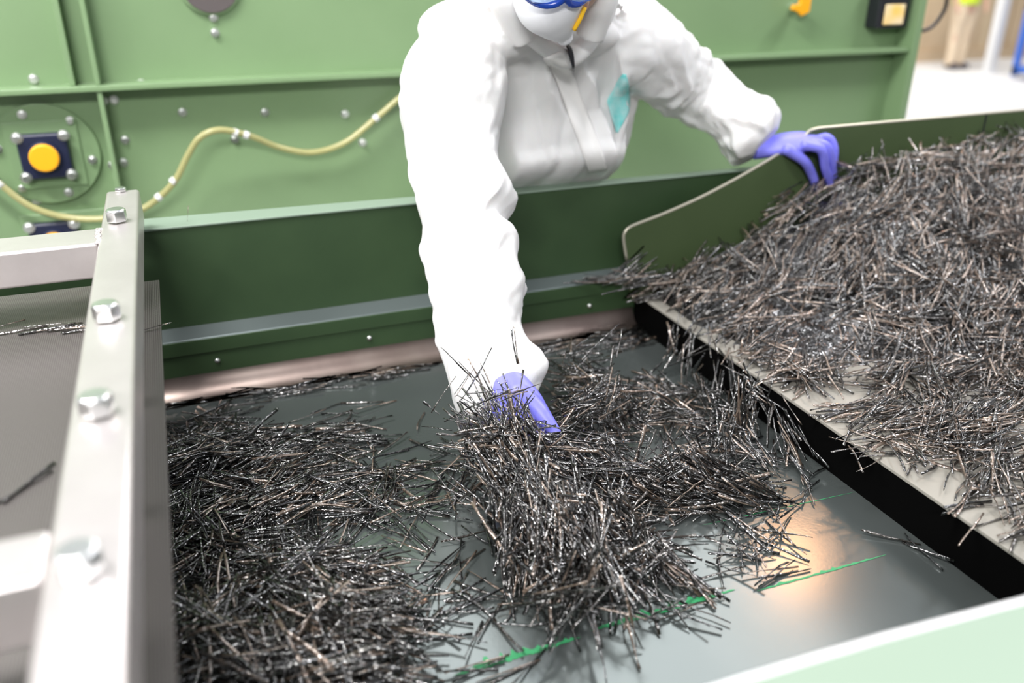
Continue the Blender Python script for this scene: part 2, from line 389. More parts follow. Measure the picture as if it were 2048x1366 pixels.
# ------------------------------------------------------------------ steel frame with bolts, screen below
fr = empty('bolted_steel_frame', (-.1, 1.0, .36), 'bare steel box tube frame with hex bolts lying over the trough', 'frame')
part('long_tube', bx((-.134, .18, .36), (-.077, 1.722, .42)), M['steel'], fr, bevel=.006, seg=3)
part('cross_tube', bx((-1.2, 1.391, .362), (-.134, 1.476, .419)), M['steel'], fr, bevel=.005, seg=3)
part('cross_tube', bx((-1.2, .565, .362), (-.134, .628, .419)), M['steel'], fr, bevel=.005, seg=3)
bm = bmesh.new()
for k in range(14):
    ellipsoid(bm, (-.135+rng.uniform(-.003,.003), 1.396+k*.006, .418+rng.uniform(-.001,.002)), ((.005,0,0),(0,.0045,0),(0,0,.003)), 8)
part('weld_bead', bm, M['steel'], fr, smooth=True)
for y, r_ in ((1.497,.0165),(1.055,.0165),(.806,.0165),(.559,.0165),(1.71,.0105)):
    hexbolt((-.108, y, .42), (0, 0, 1), r_, .023 if r_ > .012 else .008, fr, washer=False)
scr = empty('screen_panel', (-.5, 1.0, .30), 'grey brown woven wire screen panel under the bolted steel frame', 'screen')
part('screen_cloth', bx((-1.2, .15, .293), (-.134, 1.555, .297)), M['mesh'], scr)
part('edge_plate', bx((-.16, .15, .297), (-.063, 1.53, .302)), M['mesh'], scr, bevel=.001, label='flat metal edge strip showing beside the tube')
for y in (1.40, 1.055, .806, .559):
    part('spacer', cyl(bmesh.new(), (-.108, y, .302), (-.108, y, .36), .012), M['bolt'], scr)
for y in (.3, 1.5):
    part('bracket', bx((-1.18, y, .0), (-1.12, y+.05, .293)), M['steel'], scr)

# ------------------------------------------------------------------ background behind the machine
def cardboard(x, y, z, sx, sy, sz, lab):
    o = empty('cardboard_box', (x, y, z), lab, 'box', 'boxes stacked at the back of the hall')
    part('carton', bx((x, y, z), (x+sx, y+sy, z+sz)), M['card'], o, bevel=.01)
    part('tape', bx((x+sx*.45, y-.004, z+.0), (x+sx*.53, y+.01, z+sz+.004)), mat('parcel_tape', (.62, .5, .33), .4), o)
pal = part('pallet', box(box(bx((9.7, 10.25, G), (17.0, 11.2, G+.04)), (9.7, 10.25, G+.12), (17.0, 11.2, G+.16)), (9.7, 10.25, G+.04), (17, 10.35, G+.12)), M['card'])
tag(pal, 'long low wooden pallet under the cardboard boxes behind the walkway', 'pallet')
for i, (x, sx, sz, t) in enumerate(((9.8, 1.55, 1.1, 'beige cardboard box nearest the machine corner on the far pallet'), (11.4, 1.0, 1.2, 'beige cardboard box between white post and person on the far pallet'),
                        (12.45, 1.5, 1.1, 'beige cardboard box behind the white post on the far pallet'), (14.0, 2.6, 1.2, 'beige cardboard box behind the blue trolley on the far pallet'))):
    cardboard(x, 10.3, G+.16, sx, .9, sz, t)
a = uz(1976, 146, G)
post = empty('white_post', (a.x, a.y, G), 'slim white upright post standing on the pale hall floor', 'post')
part('column', bx((a.x-.06, a.y-.06, G), (a.x+.07, a.y+.06, 1.6)), M['white'], post, bevel=.01)
part('foot_plate', bx((a.x-.1, a.y-.1, G), (a.x+.11, a.y+.1, G+.02)), M['white'], post)
a = uz(2032, 158, G)
tr = empty('blue_trolley', (a.x, a.y, G), 'blue tubular steel trolley at the right edge beyond the hall floor', 'trolley')
part('upright', bx((a.x-.05, a.y, G+.04), (a.x+.02, a.y+.06, 1.3)), M['blue'], tr)
part('upright', bx((a.x+.9, a.y, G+.04), (a.x+.97, a.y+.06, 1.3)), M['blue'], tr)
part('crossbar', bx((a.x-.05, a.y, G+.06), (a.x+.97, a.y+.06, G+.16)), M['blue'], tr)
part('crossbar', bx((a.x-.05, a.y, G+.85), (a.x+.97, a.y+.06, G+.93)), M['blue'], tr)
part('deck', bx((a.x-.05, a.y-.5, G+.1), (a.x+.97, a.y, G+.15)), M['blue'], tr)
for dx in (.05, .85):
    part('wheel', cyl(bmesh.new(), (a.x+dx, a.y-.2, G+.05), (a.x+dx+.04, a.y-.2, G+.05), .05), M['black'], tr)
# ------------------------------------------------------------------ remeshed bodies
def finalize_remesh(name, bm, m, voxel, smooth_it, parent, world=True, **props):
    bmesh.ops.recalc_face_normals(bm, faces=bm.faces)
    me = bpy.data.meshes.new('tmp'); bm.to_mesh(me); bm.free()
    o = bpy.data.objects.new('tmp', me); COL.objects.link(o)
    r = o.modifiers.new('r', 'REMESH'); r.mode = 'VOXEL'; r.voxel_size = voxel; r.use_smooth_shade = True
    if smooth_it:
        s = o.modifiers.new('s', 'SMOOTH'); s.factor = .5; s.iterations = smooth_it
    dg = bpy.context.evaluated_depsgraph_get(); dg.update()
    me2 = bpy.data.meshes.new_from_object(o.evaluated_get(dg))
    bpy.data.objects.remove(o); me2.name = name
    me2.polygons.foreach_set('use_smooth', [True]*len(me2.polygons))
    o2 = link(name, me2, m, None, **props)
    if parent:
        o2.parent = parent; bpy.context.view_layer.update(); o2.matrix_parent_inverse = parent.matrix_world.inverted()
    return o2
def cat1(vals, k):
    return [v[0] for v in catmull([(v, 0, 0) for v in vals], k)]
def loft(bm, rings, k=10, n=72, disp=None, caps=True):
    """rings: (centre, u, v, ru, rv) ; u, v unit-ish vectors"""
    C = catmull([r[0] for r in rings], k); U = catmull([r[1] for r in rings], k); V = catmull([r[2] for r in rings], k)
    RU = cat1([r[3] for r in rings], k); RV = cat1([r[4] for r in rings], k)
    R = []; s = 0
    for i in range(len(C)):
        if i: s += (C[i]-C[i-1]).length
        u = U[i].normalized(); v = (V[i]-u*V[i].dot(u)).normalized(); ring = []
        for j in range(n):
            th = 2*math.pi*j/n
            d = disp(s, th, i/(len(C)-1)) if disp else 0
            ring.append(bm.verts.new(C[i] + u*math.cos(th)*(RU[i]+d) + v*math.sin(th)*(RV[i]+d)))
        R.append(ring)
    for a, b in zip(R, R[1:]):
        for j in range(n): bm.faces.new([a[j], b[j], b[(j+1) % n], a[(j+1) % n]])
    if caps:
        for ring, c in ((R[0], C[0]), (R[-1], C[-1])):
            cv = bm.verts.new(c)
            for j in range(n): bm.faces.new([cv, ring[j], ring[(j+1) % n]])
    return bm
def ridge(x, sharp=1.0):
    """0..1, smooth valleys with sharper crests, period 1"""
    a = abs((x % 1.0)*2-1); return a**(1+sharp)
def crumple(q):
    d = noise.voronoi(q + noise.noise_vector(q*1.5)*.35)[0]
    return d[1]-d[0]
def fold_fn(seed, freq, amp, twist=1, k2=1.0):
    def f(s, th, t):
        q = Vector((math.cos(th)*.9, math.sin(th)*.9, s*5))+Vector((seed*7.3, 0, 0))
        n1 = noise.noise(q*1.1)
        m1 = max(0, .35+1.1*noise.noise(q*1.3+Vector((9, 2, 4))))
        a = ridge(s*freq + th/(2*math.pi)*twist + n1*1.6, .6)*m1
        c = crumple(Vector((math.cos(th)*1.1, math.sin(th)*1.1, s*9))+Vector((seed, 3, 1)))
        c2 = crumple(Vector((math.cos(th)*2.4, math.sin(th)*2.4, s*20+th))+Vector((seed, 9, 1)))
        return amp*(.8*a + .75*c + .3*c2 - .6) + amp*.5*n1
    return f
def side_ring(c, t, ru, rv, ref=None):
    """ring across tangent t, u in the picture's width direction as seen from the walkway side"""
    t = Vector(t).normalized(); v = (Vector(c)-CAM).normalized() if ref is None else Vector(ref)
    u = t.cross(v).normalized(); v2 = u.cross(t).normalized()
    return (Vector(c), u, v2, ru, rv)

worker = empty('worker', (.8, 2.0, G), 'person in white hooded coverall and blue gloves leaning over the trough sorting strands', 'person')
bm = bmesh.new()
# torso ---------------------------------------------------------------
def tors(c, ang, ru, rv, tilt=0):
    a = math.radians(ang); u = Vector((math.cos(a), math.sin(a), 0)); v = Vector((-math.sin(a), math.cos(a), 0))
    v = Vector((v.x*math.cos(tilt), v.y*math.cos(tilt), -math.sin(tilt)))
    return (Vector(c), u, v, ru, rv)
def torso_fold(s, th, t):
    # long draped folds that run down the chest and fan out to the waist
    q = Vector((math.cos(th), math.sin(th), s*1.6))
    n1 = noise.noise(q*1.4); m = .6+.8*noise.noise(q*2+Vector((3, 7, 1)))
    a = ridge(th/(2*math.pi)*15 + s*1.5 + n1*1.5)*max(.1, m)
    b = ridge(s*9 + n1*1.6 + th*.8)*max(0, noise.noise(q*1.8+Vector((8, 1, 2)))+.15)
    c = crumple(Vector((math.cos(th)*2.4, math.sin(th)*2.4, s*3.2)))
    return .045*c + .034*a*(.35+t*.0+.65*math.sin(math.pi*min(1, t*1.1))) + .012*b - .006
rings = [tors((.80, 2.02, .12), 8, .21, .16), tors((.80, 2.0, .24), 8, .215, .165, .2), tors((.795, 1.885, .335), 8, .21, .205, .3), tors((.795, 1.87, .375), 8, .222, .19, .4),
         tors((.80, 1.855, .425), 9, .232, .168, .5), tors((.795, 1.83, .48), 10, .245, .155, .55), tors((.785, 1.785, .56), 10, .25, .145, .6),
         tors((.75, 1.745, .635), 10, .225, .125, .7), tors((.735, 1.69, .69), 8, .16, .11, .8), tors((.725, 1.63, .725), 5, .105, .1, .9)]
loft(bm, rings, 16, 200, torso_fold)
# legs ----------------------------------------------------------------
for sx in (-1, 1):
    L = [((.80+sx*.09, 2.02, .2), .12), ((.80+sx*.10, 2.04, .0), .105), ((.80+sx*.11, 2.05, -.2), .085), ((.80+sx*.115, 2.06, -.4), .08), ((.80+sx*.12, 2.07, -.585), .075)]
    loft(bm, [side_ring(c, (0, .02, -1), r, r, (0, 1, 0)) for c, r in L], 10, 40, fold_fn(sx+4, 7, .012))
# right arm (reaches down to the strands) -----------------------------
ra = [  # left edge, right edge (picture), depth plane Y, thickness scale
    (872, 30, 1010, 20, 1.735, .7), (822, 90, 1020, 60, 1.71, .9), (797, 160, 1024, 120, 1.675, .95), (797, 222, 1020, 205, 1.625, .95), (809, 285, 1010, 272, 1.58, .92),
    (820, 345, 1008, 335, 1.53, .9), (831, 412, 1034, 408, 1.475, .9), (836, 462, 1014, 450, 1.445, .88), (842, 503, 1046, 490, 1.415, .88), (851, 553, 1038, 540, 1.385, .88), (861, 602, 1056, 584, 1.355, .88),
    (871, 655, 1044, 640, 1.325, .88), (880, 705, 1052, 690, 1.295, .85), (888, 745, 1080, 712, 1.272, .8), (900, 800, 1100, 742, 1.245, .7), (922, 850, 1082, 785, 1.215, .5)]
rings = []; cs = [uy((a_[0]+a_[2])/2, (a_[1]+a_[3])/2, a_[4]) for a_ in ra]
for i, (xl, yl, xr, yr, Y, ts) in enumerate(ra):
    A = uy(xl, yl, Y); B = uy(xr, yr, Y); r = (B-A).length/2; u = (B-A).normalized()
    v = (cs[i]-CAM).normalized(); v = (v-u*u.dot(v)).normalized()
    t = (cs[min(i+1, len(cs)-1)] - cs[max(0, i-1)]).normalized()
    v = (v - t*v.dot(t)).normalized()
    rings.append((cs[i], u, v, r*.97, r*ts))
loft(bm, rings, 12, 160, fold_fn(1.7, 9, .016, 1.5, .7))
bmS = bmesh.new()
# left arm (grips the side plate) -------------------------------------
sh = Vector((.965, 1.76, .645)); el = uy(1395, 178, 1.84); wr = uy(1528, 280, 1.685)
la = [((.90, 1.76, .625), .105), (sh+Vector((.0,0,.0)), .108), (sh.lerp(el, .3), .103), (sh.lerp(el, .62), .094), (el+Vector((-.015, 0, .005)), .088), (el.lerp(wr, .3), .083), (el.lerp(wr, .55), .080),
      (el.lerp(wr, .68), .080), (el.lerp(wr, .82), .089), (el.lerp(wr, .94), .080), (wr+(wr-el)*.03, .050)]
cs = [Vector(c) for c, r in la]
rings = [side_ring(cs[i], cs[min(i+1, len(cs)-1)]-cs[max(0, i-1)], la[i][1], la[i][1]*.92) for i in range(len(la))]
loft(bm, rings, 12, 140, fold_fn(3.1, 10, .022, 1.2, .8))
# hood over the head --------------------------------------------------
HC = Vector((.712, 1.56, .812)); hf = Vector((.06, -.80, -.60)).normalized(); hs = Vector((1, .06, 0)); hs = (hs-hf*hs.dot(hf)).normalized(); hu = hs.cross(hf).normalized()
if hu.z < 0: hu = -hu
ellipsoid(bm, HC-hf*.035+hu*.02, (hs*.112, hf*.115, hu*.135), 40)
ellipsoid(bm, HC-hf*.08-hu*.09, (hs*.13, hf*.09, hu*.09), 32)
for P_ in ((uy(1215, -60, 1.55), uy(1202, 0, 1.55), uy(1180, 72, 1.58)), (uy(1000, -60, 1.58), uy(1008, 0, 1.58), uy(1050, 75, 1.60))):
    tube(bm, catmull(P_, 6), [.03]*13, 16)
cl = catmull([uy(985, -40, 1.62), uy(1000, 10, 1.60), uy(1045, 55, 1.595), uy(1095, 96, 1.60), uy(1132, 118, 1.61), uy(1166, 98, 1.62), uy(1205, 40, 1.63), uy(1225, -20, 1.64)], 8)
tube(bm, cl, [.019]*len(cl), 16)
ellipsoid(bm, (.76, 1.70, .665), ((.15, 0, 0), (0, .075, .01), (0, -.02, .05)), 32)
# hood cowl spreading on the person's right shoulder
ellipsoid(bm, (.60, 1.69, .685), ((.13, 0, .0), (0, .09, .03), (0, -.02, .055)), 32)
cover = finalize_remesh('coverall', bm, M['suit'], .0045, 2, worker, label='white hooded disposable coverall')
bvh = BVHTree.FromPolygons([v.co.copy() for v in cover.data.vertices], [tuple(p.vertices) for p in cover.data.polygons])
def on_suit(px, py, off=.002):
    d = ray(px, py).normalized(); hit = bvh.ray_cast(CAM, d)
    if hit[0] is None: return None
    return hit[0] + hit[1]*off
def cloth_patch(name, left, right, m, parent, n=30, k=6, off=.002, thick=.0015, **kw):
    """strip lying on the suit between two picture polylines"""
    def rs(P, n):
        P = [Vector((*p, 0)) for p in P]; L = [0]
        for a, b in zip(P, P[1:]): L.append(L[-1]+(b-a).length)
        o = []
        for i in range(n+1):
            t = L[-1]*i/n; j = max(0, min(len(P)-2, next((q for q in range(len(L)-1) if L[q+1] >= t), len(P)-2)))
            o.append(P[j].lerp(P[j+1], (t-L[j])/max(1e-6, L[j+1]-L[j])))
        return o
    A, B = rs(left, n), rs(right, n); bm = bmesh.new(); grid = []; last = None
    for a, b in zip(A, B):
        row = []
        for j in range(k+1):
            q = a.lerp(b, j/k); h = on_suit(q.x, q.y, off)
            if h is None or (last is not None and (h-last).length > .15): h = last
            last = h if h is not None else last
            row.append(bm.verts.new(h if h is not None else (0, 0, 0)))
        last = row[0].co.copy(); grid.append(row)
    for a, b in zip(grid, grid[1:]):
        for j in range(k): bm.faces.new([a[j], a[j+1], b[j+1], b[j]])
    o = part(name, bm, m, parent, smooth=True, **kw)
    s = o.modifiers.new('s', 'SMOOTH'); s.factor = .5; s.iterations = 3
    so = o.modifiers.new('t', 'SOLIDIFY'); so.thickness = thick; so.offset = 0
    return o
cloth_patch('zip_flap', [(1085,112),(1108,160),(1130,220),(1155,285),(1175,345)], [(1122,100),(1150,150),(1172,215),(1196,280),(1218,338)], M['flap'], cover, off=.004, thick=.004, label='raised white flap over the zip')
cloth_patch('zip_pull', [(1127,96),(1134,112),(1143,136)], [(1138,94),(1143,112),(1147,138)], M['black'], cover, n=10, k=3, off=.007, thick=.003, label='black zip showing at the collar')
badge_mat = mat('teal_print', (.16, .72, .70), .6, col2=(.62, .86, .85), scale=30)
cloth_patch('chest_emblem', [(1246,147),(1211,200),(1222,238),(1231,266)], [(1250,147),(1260,182),(1257,226),(1234,266)], badge_mat, cover, n=24, k=10, off=.003, thick=.0012, label='teal diamond emblem printed on the chest')

# body inside the coverall, one continuous mesh ------------------------
bm = bmesh.new()
ellipsoid(bm, HC+hf*.012+hu*.01, (hs*.078, hf*.092, hu*.115), 32)
ellipsoid(bm, HC+hf*.045-hu*.07, (hs*.046, hf*.04, hu*.04), 20)          # jaw
cyl(bm, HC-hu*.05-hf*.02, Vector((.735, 1.70, .68)), .055, .06, 24)       # neck
ellipsoid(bm, HC+hf*.103-hu*.012, (hs*.013, hf*.018, hu*.024), 14)        # nose
for s_ in (-1, 1): ellipsoid(bm, HC+hs*.078*s_-hu*.0, (hs*.01, hf*.018, hu*.03), 12)
loft(bm, [tors((.79, 1.99, .15), 8, .15, .1), tors((.785, 1.93, .34), 8, .14, .09, .4), tors((.765, 1.81, .54), 10, .16, .09, .6), tors((.74, 1.73, .66), 10, .12, .07, .7)], 8, 40)
body = finalize_remesh('body', bm, M['skin'], .005, 3, worker)
# dust mask, straps, goggles --------------------------------------------
bm = bmesh.new(); Ym = (HC+hf*.08).y
mp = catmull([uy(1098, -55, Ym+.02), uy(1100, -20, Ym+.012), uy(1104, 14, Ym+.01), uy(1116, 46, Ym+.014), uy(1129, 74, Ym+.02)], 8)
tube(bm, mp, cat1([.05, .068, .064, .042, .016], 8), 28); ellipsoid(bm, mp[-1], ((.016,0,0),(0,.016,0),(0,0,.016)), 14)
mask = finalize_remesh('face_mask', bm, M['mask'], .003, 2, worker, label='white moulded dust mask')
part('strap', tube(bmesh.new(), catmull([uy(1170, 14, Ym-.035), uy(1160, 38, Ym-.03), uy(1148, 60, Ym-.02)], 5), .0042, 8), M['yellow'], mask, smooth=True, label='loose end of the yellow strap')
bm = bmesh.new()
gc = uy(1128, -20, Ym-.068)
for s_ in (-1, 1):
    pts = []
    for a in range(25):
        t = 2*math.pi*a/24
        pts.append(gc + hs*(s_*.038+math.cos(t)*.036) + hu*(math.sin(t)*.026) + hf*(.012-abs(s_*.038+math.cos(t)*.036)**2*6))
    tube(bm, pts, .0065, 10)
gog = finalize_remesh('goggles', bm, M['goggle'], .0022, 1, worker, label='blue framed safety goggles')
for s_ in (-1, 1):
    bm = bmesh.new(); ellipsoid(bm, gc+hs*.038*s_+hf*.004, (hs*.034, hf*.006, hu*.024), 24); part('lens', bm, M['lens'], gog, smooth=True)
# boots
for sx in (-1, 1):
    bm = bmesh.new(); x = .80+sx*.12
    loft(bm, [(Vector((x, 2.14, G+.045)), Vector((1,0,0)), Vector((0,0,1)), .034, .04), (Vector((x, 2.08, G+.06)), Vector((1,0,0)), Vector((0,0,1)), .045, .058), (Vector((x, 1.98, G+.045)), Vector((1,0,0)), Vector((0,0,1)), .05, .042), (Vector((x, 1.88, G+.03)), Vector((1,0,0)), Vector((0,0,1)), .04, .026)], 6, 24)
    part('boot', bm, M['black'], worker, smooth=True)

# gloves ----------------------------------------------------------------
def chain(bm, pts, rad, n=20, k=5):
    P = catmull(pts, k); R = cat1(rad, k); P = [Vector(p) for p in P]
    ellipsoid(bm, P[0], (Vector((R[0],0,0)), Vector((0,R[0],0)), Vector((0,0,R[0]))), 16)
    ellipsoid(bm, P[-1], (Vector((R[-1],0,0)), Vector((0,R[-1],0)), Vector((0,0,R[-1]))), 16)
    tube(bm, P, R, n)
def px(x, y, Y): return uy(x, y, Y)
bm = bmesh.new()   # person's left hand over the side plate
palm = [(px(1505,300,1.70), .030, .024), (px(1535,296,1.69), .034, .022), (px(1575,288,1.67), .042, .020), (px(1610,284,1.66), .044, .019), (px(1635,284,1.655), .040, .016)]
pu = Vector((0.15, -1, -.15)).normalized()
rings = []
for i, (c, a, b) in enumerate(palm):
    t = (palm[min(i+1, 4)][0]-palm[max(i-1, 0)][0]).normalized(); u = (pu-t*pu.dot(t)).normalized(); rings.append((c+Vector((0,0,.002)), u, t.cross(u), a, b))
loft(bm, rings, 6, 32)
fing = [  # knuckle, mid joint, tip   (picture point, depth plane) nearest first
    ([(1610,290,1.625),(1642,300,1.612),(1650,335,1.618),(1660,368,1.628)], [.0125,.0115,.0105,.009]),
    ([(1618,284,1.640),(1652,292,1.622),(1662,318,1.622),(1667,352,1.632)], [.0125,.0115,.0105,.009]),
    ([(1622,278,1.660),(1655,276,1.648),(1668,296,1.640),(1668,322,1.640)], [.0125,.0115,.0105,.009]),
    ([(1624,276,1.685),(1656,272,1.676),(1670,290,1.668),(1672,310,1.664)], [.0115,.0105,.0095,.0085]),
    ([(1575,300,1.64),(1608,322,1.628),(1622,345,1.632),(1632,372,1.636)], [.014,.012,.0115,.010])]
for pts, rad in fing: chain(bm, [px(*q) for q in pts], rad)
lg = finalize_remesh('glove', bm, M['glove'], .0022, 2, worker, label='blue violet glove gripping the side plate')
bm = bmesh.new()   # person's right hand pushed into the strands
W = px(1006,768,1.215); K = px(1046,836,1.165)
t = (K-W).normalized(); u = t.cross((W-CAM).normalized()).normalized(); v = u.cross(t)
rings = [(W-t*.05, u, v, .036, .026), (W-t*.01, u, v, .038, .026), (W.lerp(K, .4), u, v, .044, .024), (W.lerp(K, .8), u, v, .047, .021), (K+t*.015, u, v, .043, .018)]
loft(bm, rings, 6, 32)
down = (ray(1060, 900).normalized())*.0
for i, (dx, ln) in enumerate(((-.034, .8), (-.012, .95), (.011, 1.0), (.034, .9))):
    k0 = K+u*dx; k1 = k0+t*.034*ln+v*.006; k2 = k1+t*.020*ln+v*.022; k3 = k2+t*.002*ln+v*.022
    chain(bm, [k0-t*.01, k1, k2, k3], [.0125, .0112, .0102, .0088])
tb = [px(1040,790,1.185), px(1074,818,1.155), px(1094,843,1.135), px(1110,864,1.12)]
chain(bm, tb, [.021, .0165, .0135, .0105])
rg_ = finalize_remesh('glove', bm, M['glove'], .0022, 2, worker, label='blue violet glove buried in black strands')

# distant person --------------------------------------------------------
a = uz(1906, 137, G)
dp = empty('person', (a.x, a.y, G), 'distant person in yellow hi-vis vest and beige trousers beside the boxes', 'person')
bm = bmesh.new()
loft(bm, [(a+Vector((0,0,.75)), Vector((1,0,0)), Vector((0,1,0)), .17, .12), (a+Vector((0,0,1.1)), Vector((1,0,0)), Vector((0,1,0)), .17, .12), (a+Vector((0,0,1.38)), Vector((1,0,0)), Vector((0,1,0)), .21, .12), (a+Vector((0,0,1.46)), Vector((1,0,0)), Vector((0,1,0)), .07, .07)], 6, 24)
ellipsoid(bm, a+Vector((0, -.02, 1.62)), ((.075,0,0),(0,.09,0),(0,0,.115)), 20)
cyl(bm, a+Vector((0,0,1.4)), a+Vector((0,-.01,1.56)), .05)
for s_ in (-1, 1):
    chain(bm, [a+Vector((s_*.09,0,.8)), a+Vector((s_*.10,-.02,.45)), a+Vector((s_*.10,.02,.08))], [.09,.06,.045])
    chain(bm, [a+Vector((s_*.2,0,1.38)), a+Vector((s_*.27,-.02,1.1)), a+Vector((s_*.27,-.1,.85))], [.05,.042,.03])
    chain(bm, [a+Vector((s_*.27,-.1,.85)), a+Vector((s_*.26,-.13,.76))], [.03,.022])
body2 = finalize_remesh('body', bm, M['skin'], .015, 2, dp)
bm = bmesh.new()
for s_ in (-1, 1):
    loft(bm, [side_ring(a+Vector((s_*.08,0,z_)), (0,0,-1), r_, r_, (0,1,0)) for z_, r_ in ((.92,.12),(.75,.115),(.45,.09),(.1,.08),(.05,.08))], 5, 20, fold_fn(s_+8, 5, .015))
finalize_remesh('trousers', bm, M['beige'], .012, 1, dp)
bm = bmesh.new(); loft(bm, [(a+Vector((0,0,.86)), Vector((1,0,0)), Vector((0,1,0)), .2, .145), (a+Vector((0,0,1.1)), Vector((1,0,0)), Vector((0,1,0)), .2, .145), (a+Vector((0,0,1.36)), Vector((1,0,0)), Vector((0,1,0)), .235, .14), (a+Vector((0,0,1.45)), Vector((1,0,0)), Vector((0,1,0)), .12, .1)], 6, 24)
finalize_remesh('hi_vis_vest', bm, M['hivis'], .012, 1, dp)
for s_ in (-1, 1):
    part('shoe', ellipsoid(bmesh.new(), a+Vector((s_*.09, -.05, .045)), ((.05,0,0),(0,.14,0),(0,0,.045)), 16), M['shoe'], dp, smooth=True)

# ------------------------------------------------------------------ strands
def strand_geo(N, rs, L, W, T=.0005, curl=1.0):
    """local strands along +x through the origin: returns verts (N,S,4,3)"""
    S = 6; t = np.linspace(-.5, .5, S)[None, :]
    L = np.asarray(L).reshape(N, 1)
    pts = np.zeros((N, S, 3)); pts[:, :, 0] = t*L
    for ax in (1, 2):
        a = rs.normal(0, 1, (N, 1)); b = rs.normal(0, 1, (N, 1))
        pts[:, :, ax] += (a*(t**2-.08)*.08 + b*np.sin(t*7+rs.rand(N, 1)*6)*.006)*L*curl*(1 if ax == 1 else .6)
        kink = rs.rand(N, 1)-.5; pts[:, :, ax] += np.abs(t-kink)*rs.normal(0, .06, (N, 1))*L*curl*(1 if ax == 1 else .5)
    # ribbon cross-section, twisting a little along its length
    roll = rs.rand(N, 1)*np.pi*.9-.45*np.pi + t*rs.normal(0, 1.4, (N, 1)) + rs.normal(0, .25, (N, S))
    w = (np.asarray(W).reshape(N, 1)*(1+rs.normal(0, .15, (N, S))))/2
    cu = np.stack([np.zeros_like(roll), np.cos(roll), np.sin(roll)], -1); cv = np.stack([np.zeros_like(roll), -np.sin(roll), np.cos(roll)], -1)
    V = np.stack([pts+cu*w[..., None]+cv*T, pts-cu*w[..., None]+cv*T, pts-cu*w[..., None]-cv*T, pts+cu*w[..., None]-cv*T], 2)
    return V
TONE = 0
def strand_mesh(name, V, tone_pow=2.0):  # default power darkens the trough strands, their shade put into tone
    N, S = V.shape[:2]; verts = V.reshape(-1, 3)
    base = (np.arange(N)*S*4)[:, None, None, None]
    s = (np.arange(S-1)*4)[None, :, None, None]; q = []
    for j in range(4): q.append([j, (j+1) % 4, 4+(j+1) % 4, 4+j])
    q = np.array(q)[None, None]
    faces = (base+s+q).reshape(-1, 4)
    c0 = (base[:, 0, 0]+np.array([[3, 2, 1, 0]])); c1 = base[:, 0, 0]+(S-1)*4+np.array([[0, 1, 2, 3]])
    faces = np.concatenate([faces, c0, c1])
    me = bpy.data.meshes.new(name)
    me.vertices.add(len(verts)); me.vertices.foreach_set('co', verts.astype(np.float32).ravel())
    me.loops.add(faces.size); me.loops.foreach_set('vertex_index', faces.ravel().astype(np.int32))
    me.polygons.add(len(faces)); me.polygons.foreach_set('loop_start', np.arange(0, faces.size, 4, dtype=np.int32))
    global TONE
    TONE += 1
    tone = np.repeat(np.random.RandomState(TONE).rand(N)**tone_pow, S*4).astype(np.float32)
    at = me.attributes.new('tone', 'FLOAT', 'POINT'); at.data.foreach_set('value', tone)
    me.update(calc_edges=True)
    return me
def orient(V, C, D, rs):
    """place local strands at centres C along directions D"""
    D = D/np.linalg.norm(D, axis=1, keepdims=True)
    up = np.tile(np.array([0, 0, 1.]), (len(D), 1)); up[np.abs(D[:, 2]) > .95] = (1, 0, 0)
    s = np.cross(up, D); s /= np.linalg.norm(s, axis=1, keepdims=True); n = np.cross(D, s)
    R = np.stack([D, s, n], -1)
    return np.einsum('nij,nskj->nski', R, V)+C[:, None, None, :]

def bundle(C, D, k, rs, jit=(.012, .012, .003), ang=.13, slide=.02):
    """each centre and direction becomes a wisp of about k nearly parallel strands"""
    m = rs.randint(max(1, k//3), k*2, len(C)); C2 = np.repeat(C, m, 0); D2 = np.repeat(D, m, 0)
    C2 = C2+rs.normal(0, 1, C2.shape)*np.array(jit)+D2*rs.normal(0, slide, (len(C2), 1))
    D2 = D2+rs.normal(0, ang, D2.shape)*np.array((1, 1, .45))
    return C2, D2
def pile(rs, ells, zbase, angle0=None, spread=.9, pitch=.25, lmul=1.0, wmul=1.0, curl=1.0, clipfn=None):
    """ells: (px,py,rx,ry,n,height,(azimuth, spread))  in picture px on plane zbase"""
    out = []
    for e in ells:
        x, y, rx, ry, n, h = e[:6]; n = max(4, int(n*.5)); az = e[6] if len(e) > 6 else (None, 0)
        r = np.sqrt(rs.rand(n)); th = rs.rand(n)*2*np.pi
        X = x+rx*r*np.cos(th); Y = y+ry*r*np.sin(th)
        C = np.array([uz(a, b, zbase)[:] for a, b in zip(X, Y)])
        hh = h*(1-r**2)
        C[:, 2] = zbase+.002+hh*rs.rand(n)**.6
        a = (rs.rand(n)*np.pi*2) if az[0] is None else rs.normal(az[0], az[1], n)
        p = rs.normal(0, 1, n)*pitch*np.clip(hh/.04, .08, .8)
        D = np.stack([np.cos(a)*np.cos(p), np.sin(a)*np.cos(p), np.sin(p)], -1)
        q = max(3, n//4); C, D = bundle(C[:q], D[:q], 4, rs, (.010, .010, .002+h*.06)); n = len(C)
        L = rs.uniform(.06, .12, n)*lmul; Wd = rs.uniform(.002, .0050, n)*wmul
        V = orient(strand_geo(n, rs, L, Wd, curl=curl), C, D, rs)
        if clipfn is not None: V = clipfn(V)
        lo = V[..., 2].min(axis=(1, 2)); V[..., 2] += np.maximum(0, zbase+.001-lo)[:, None, None]
        out.append(V)
    return np.concatenate(out)

rs = np.random.RandomState(11)
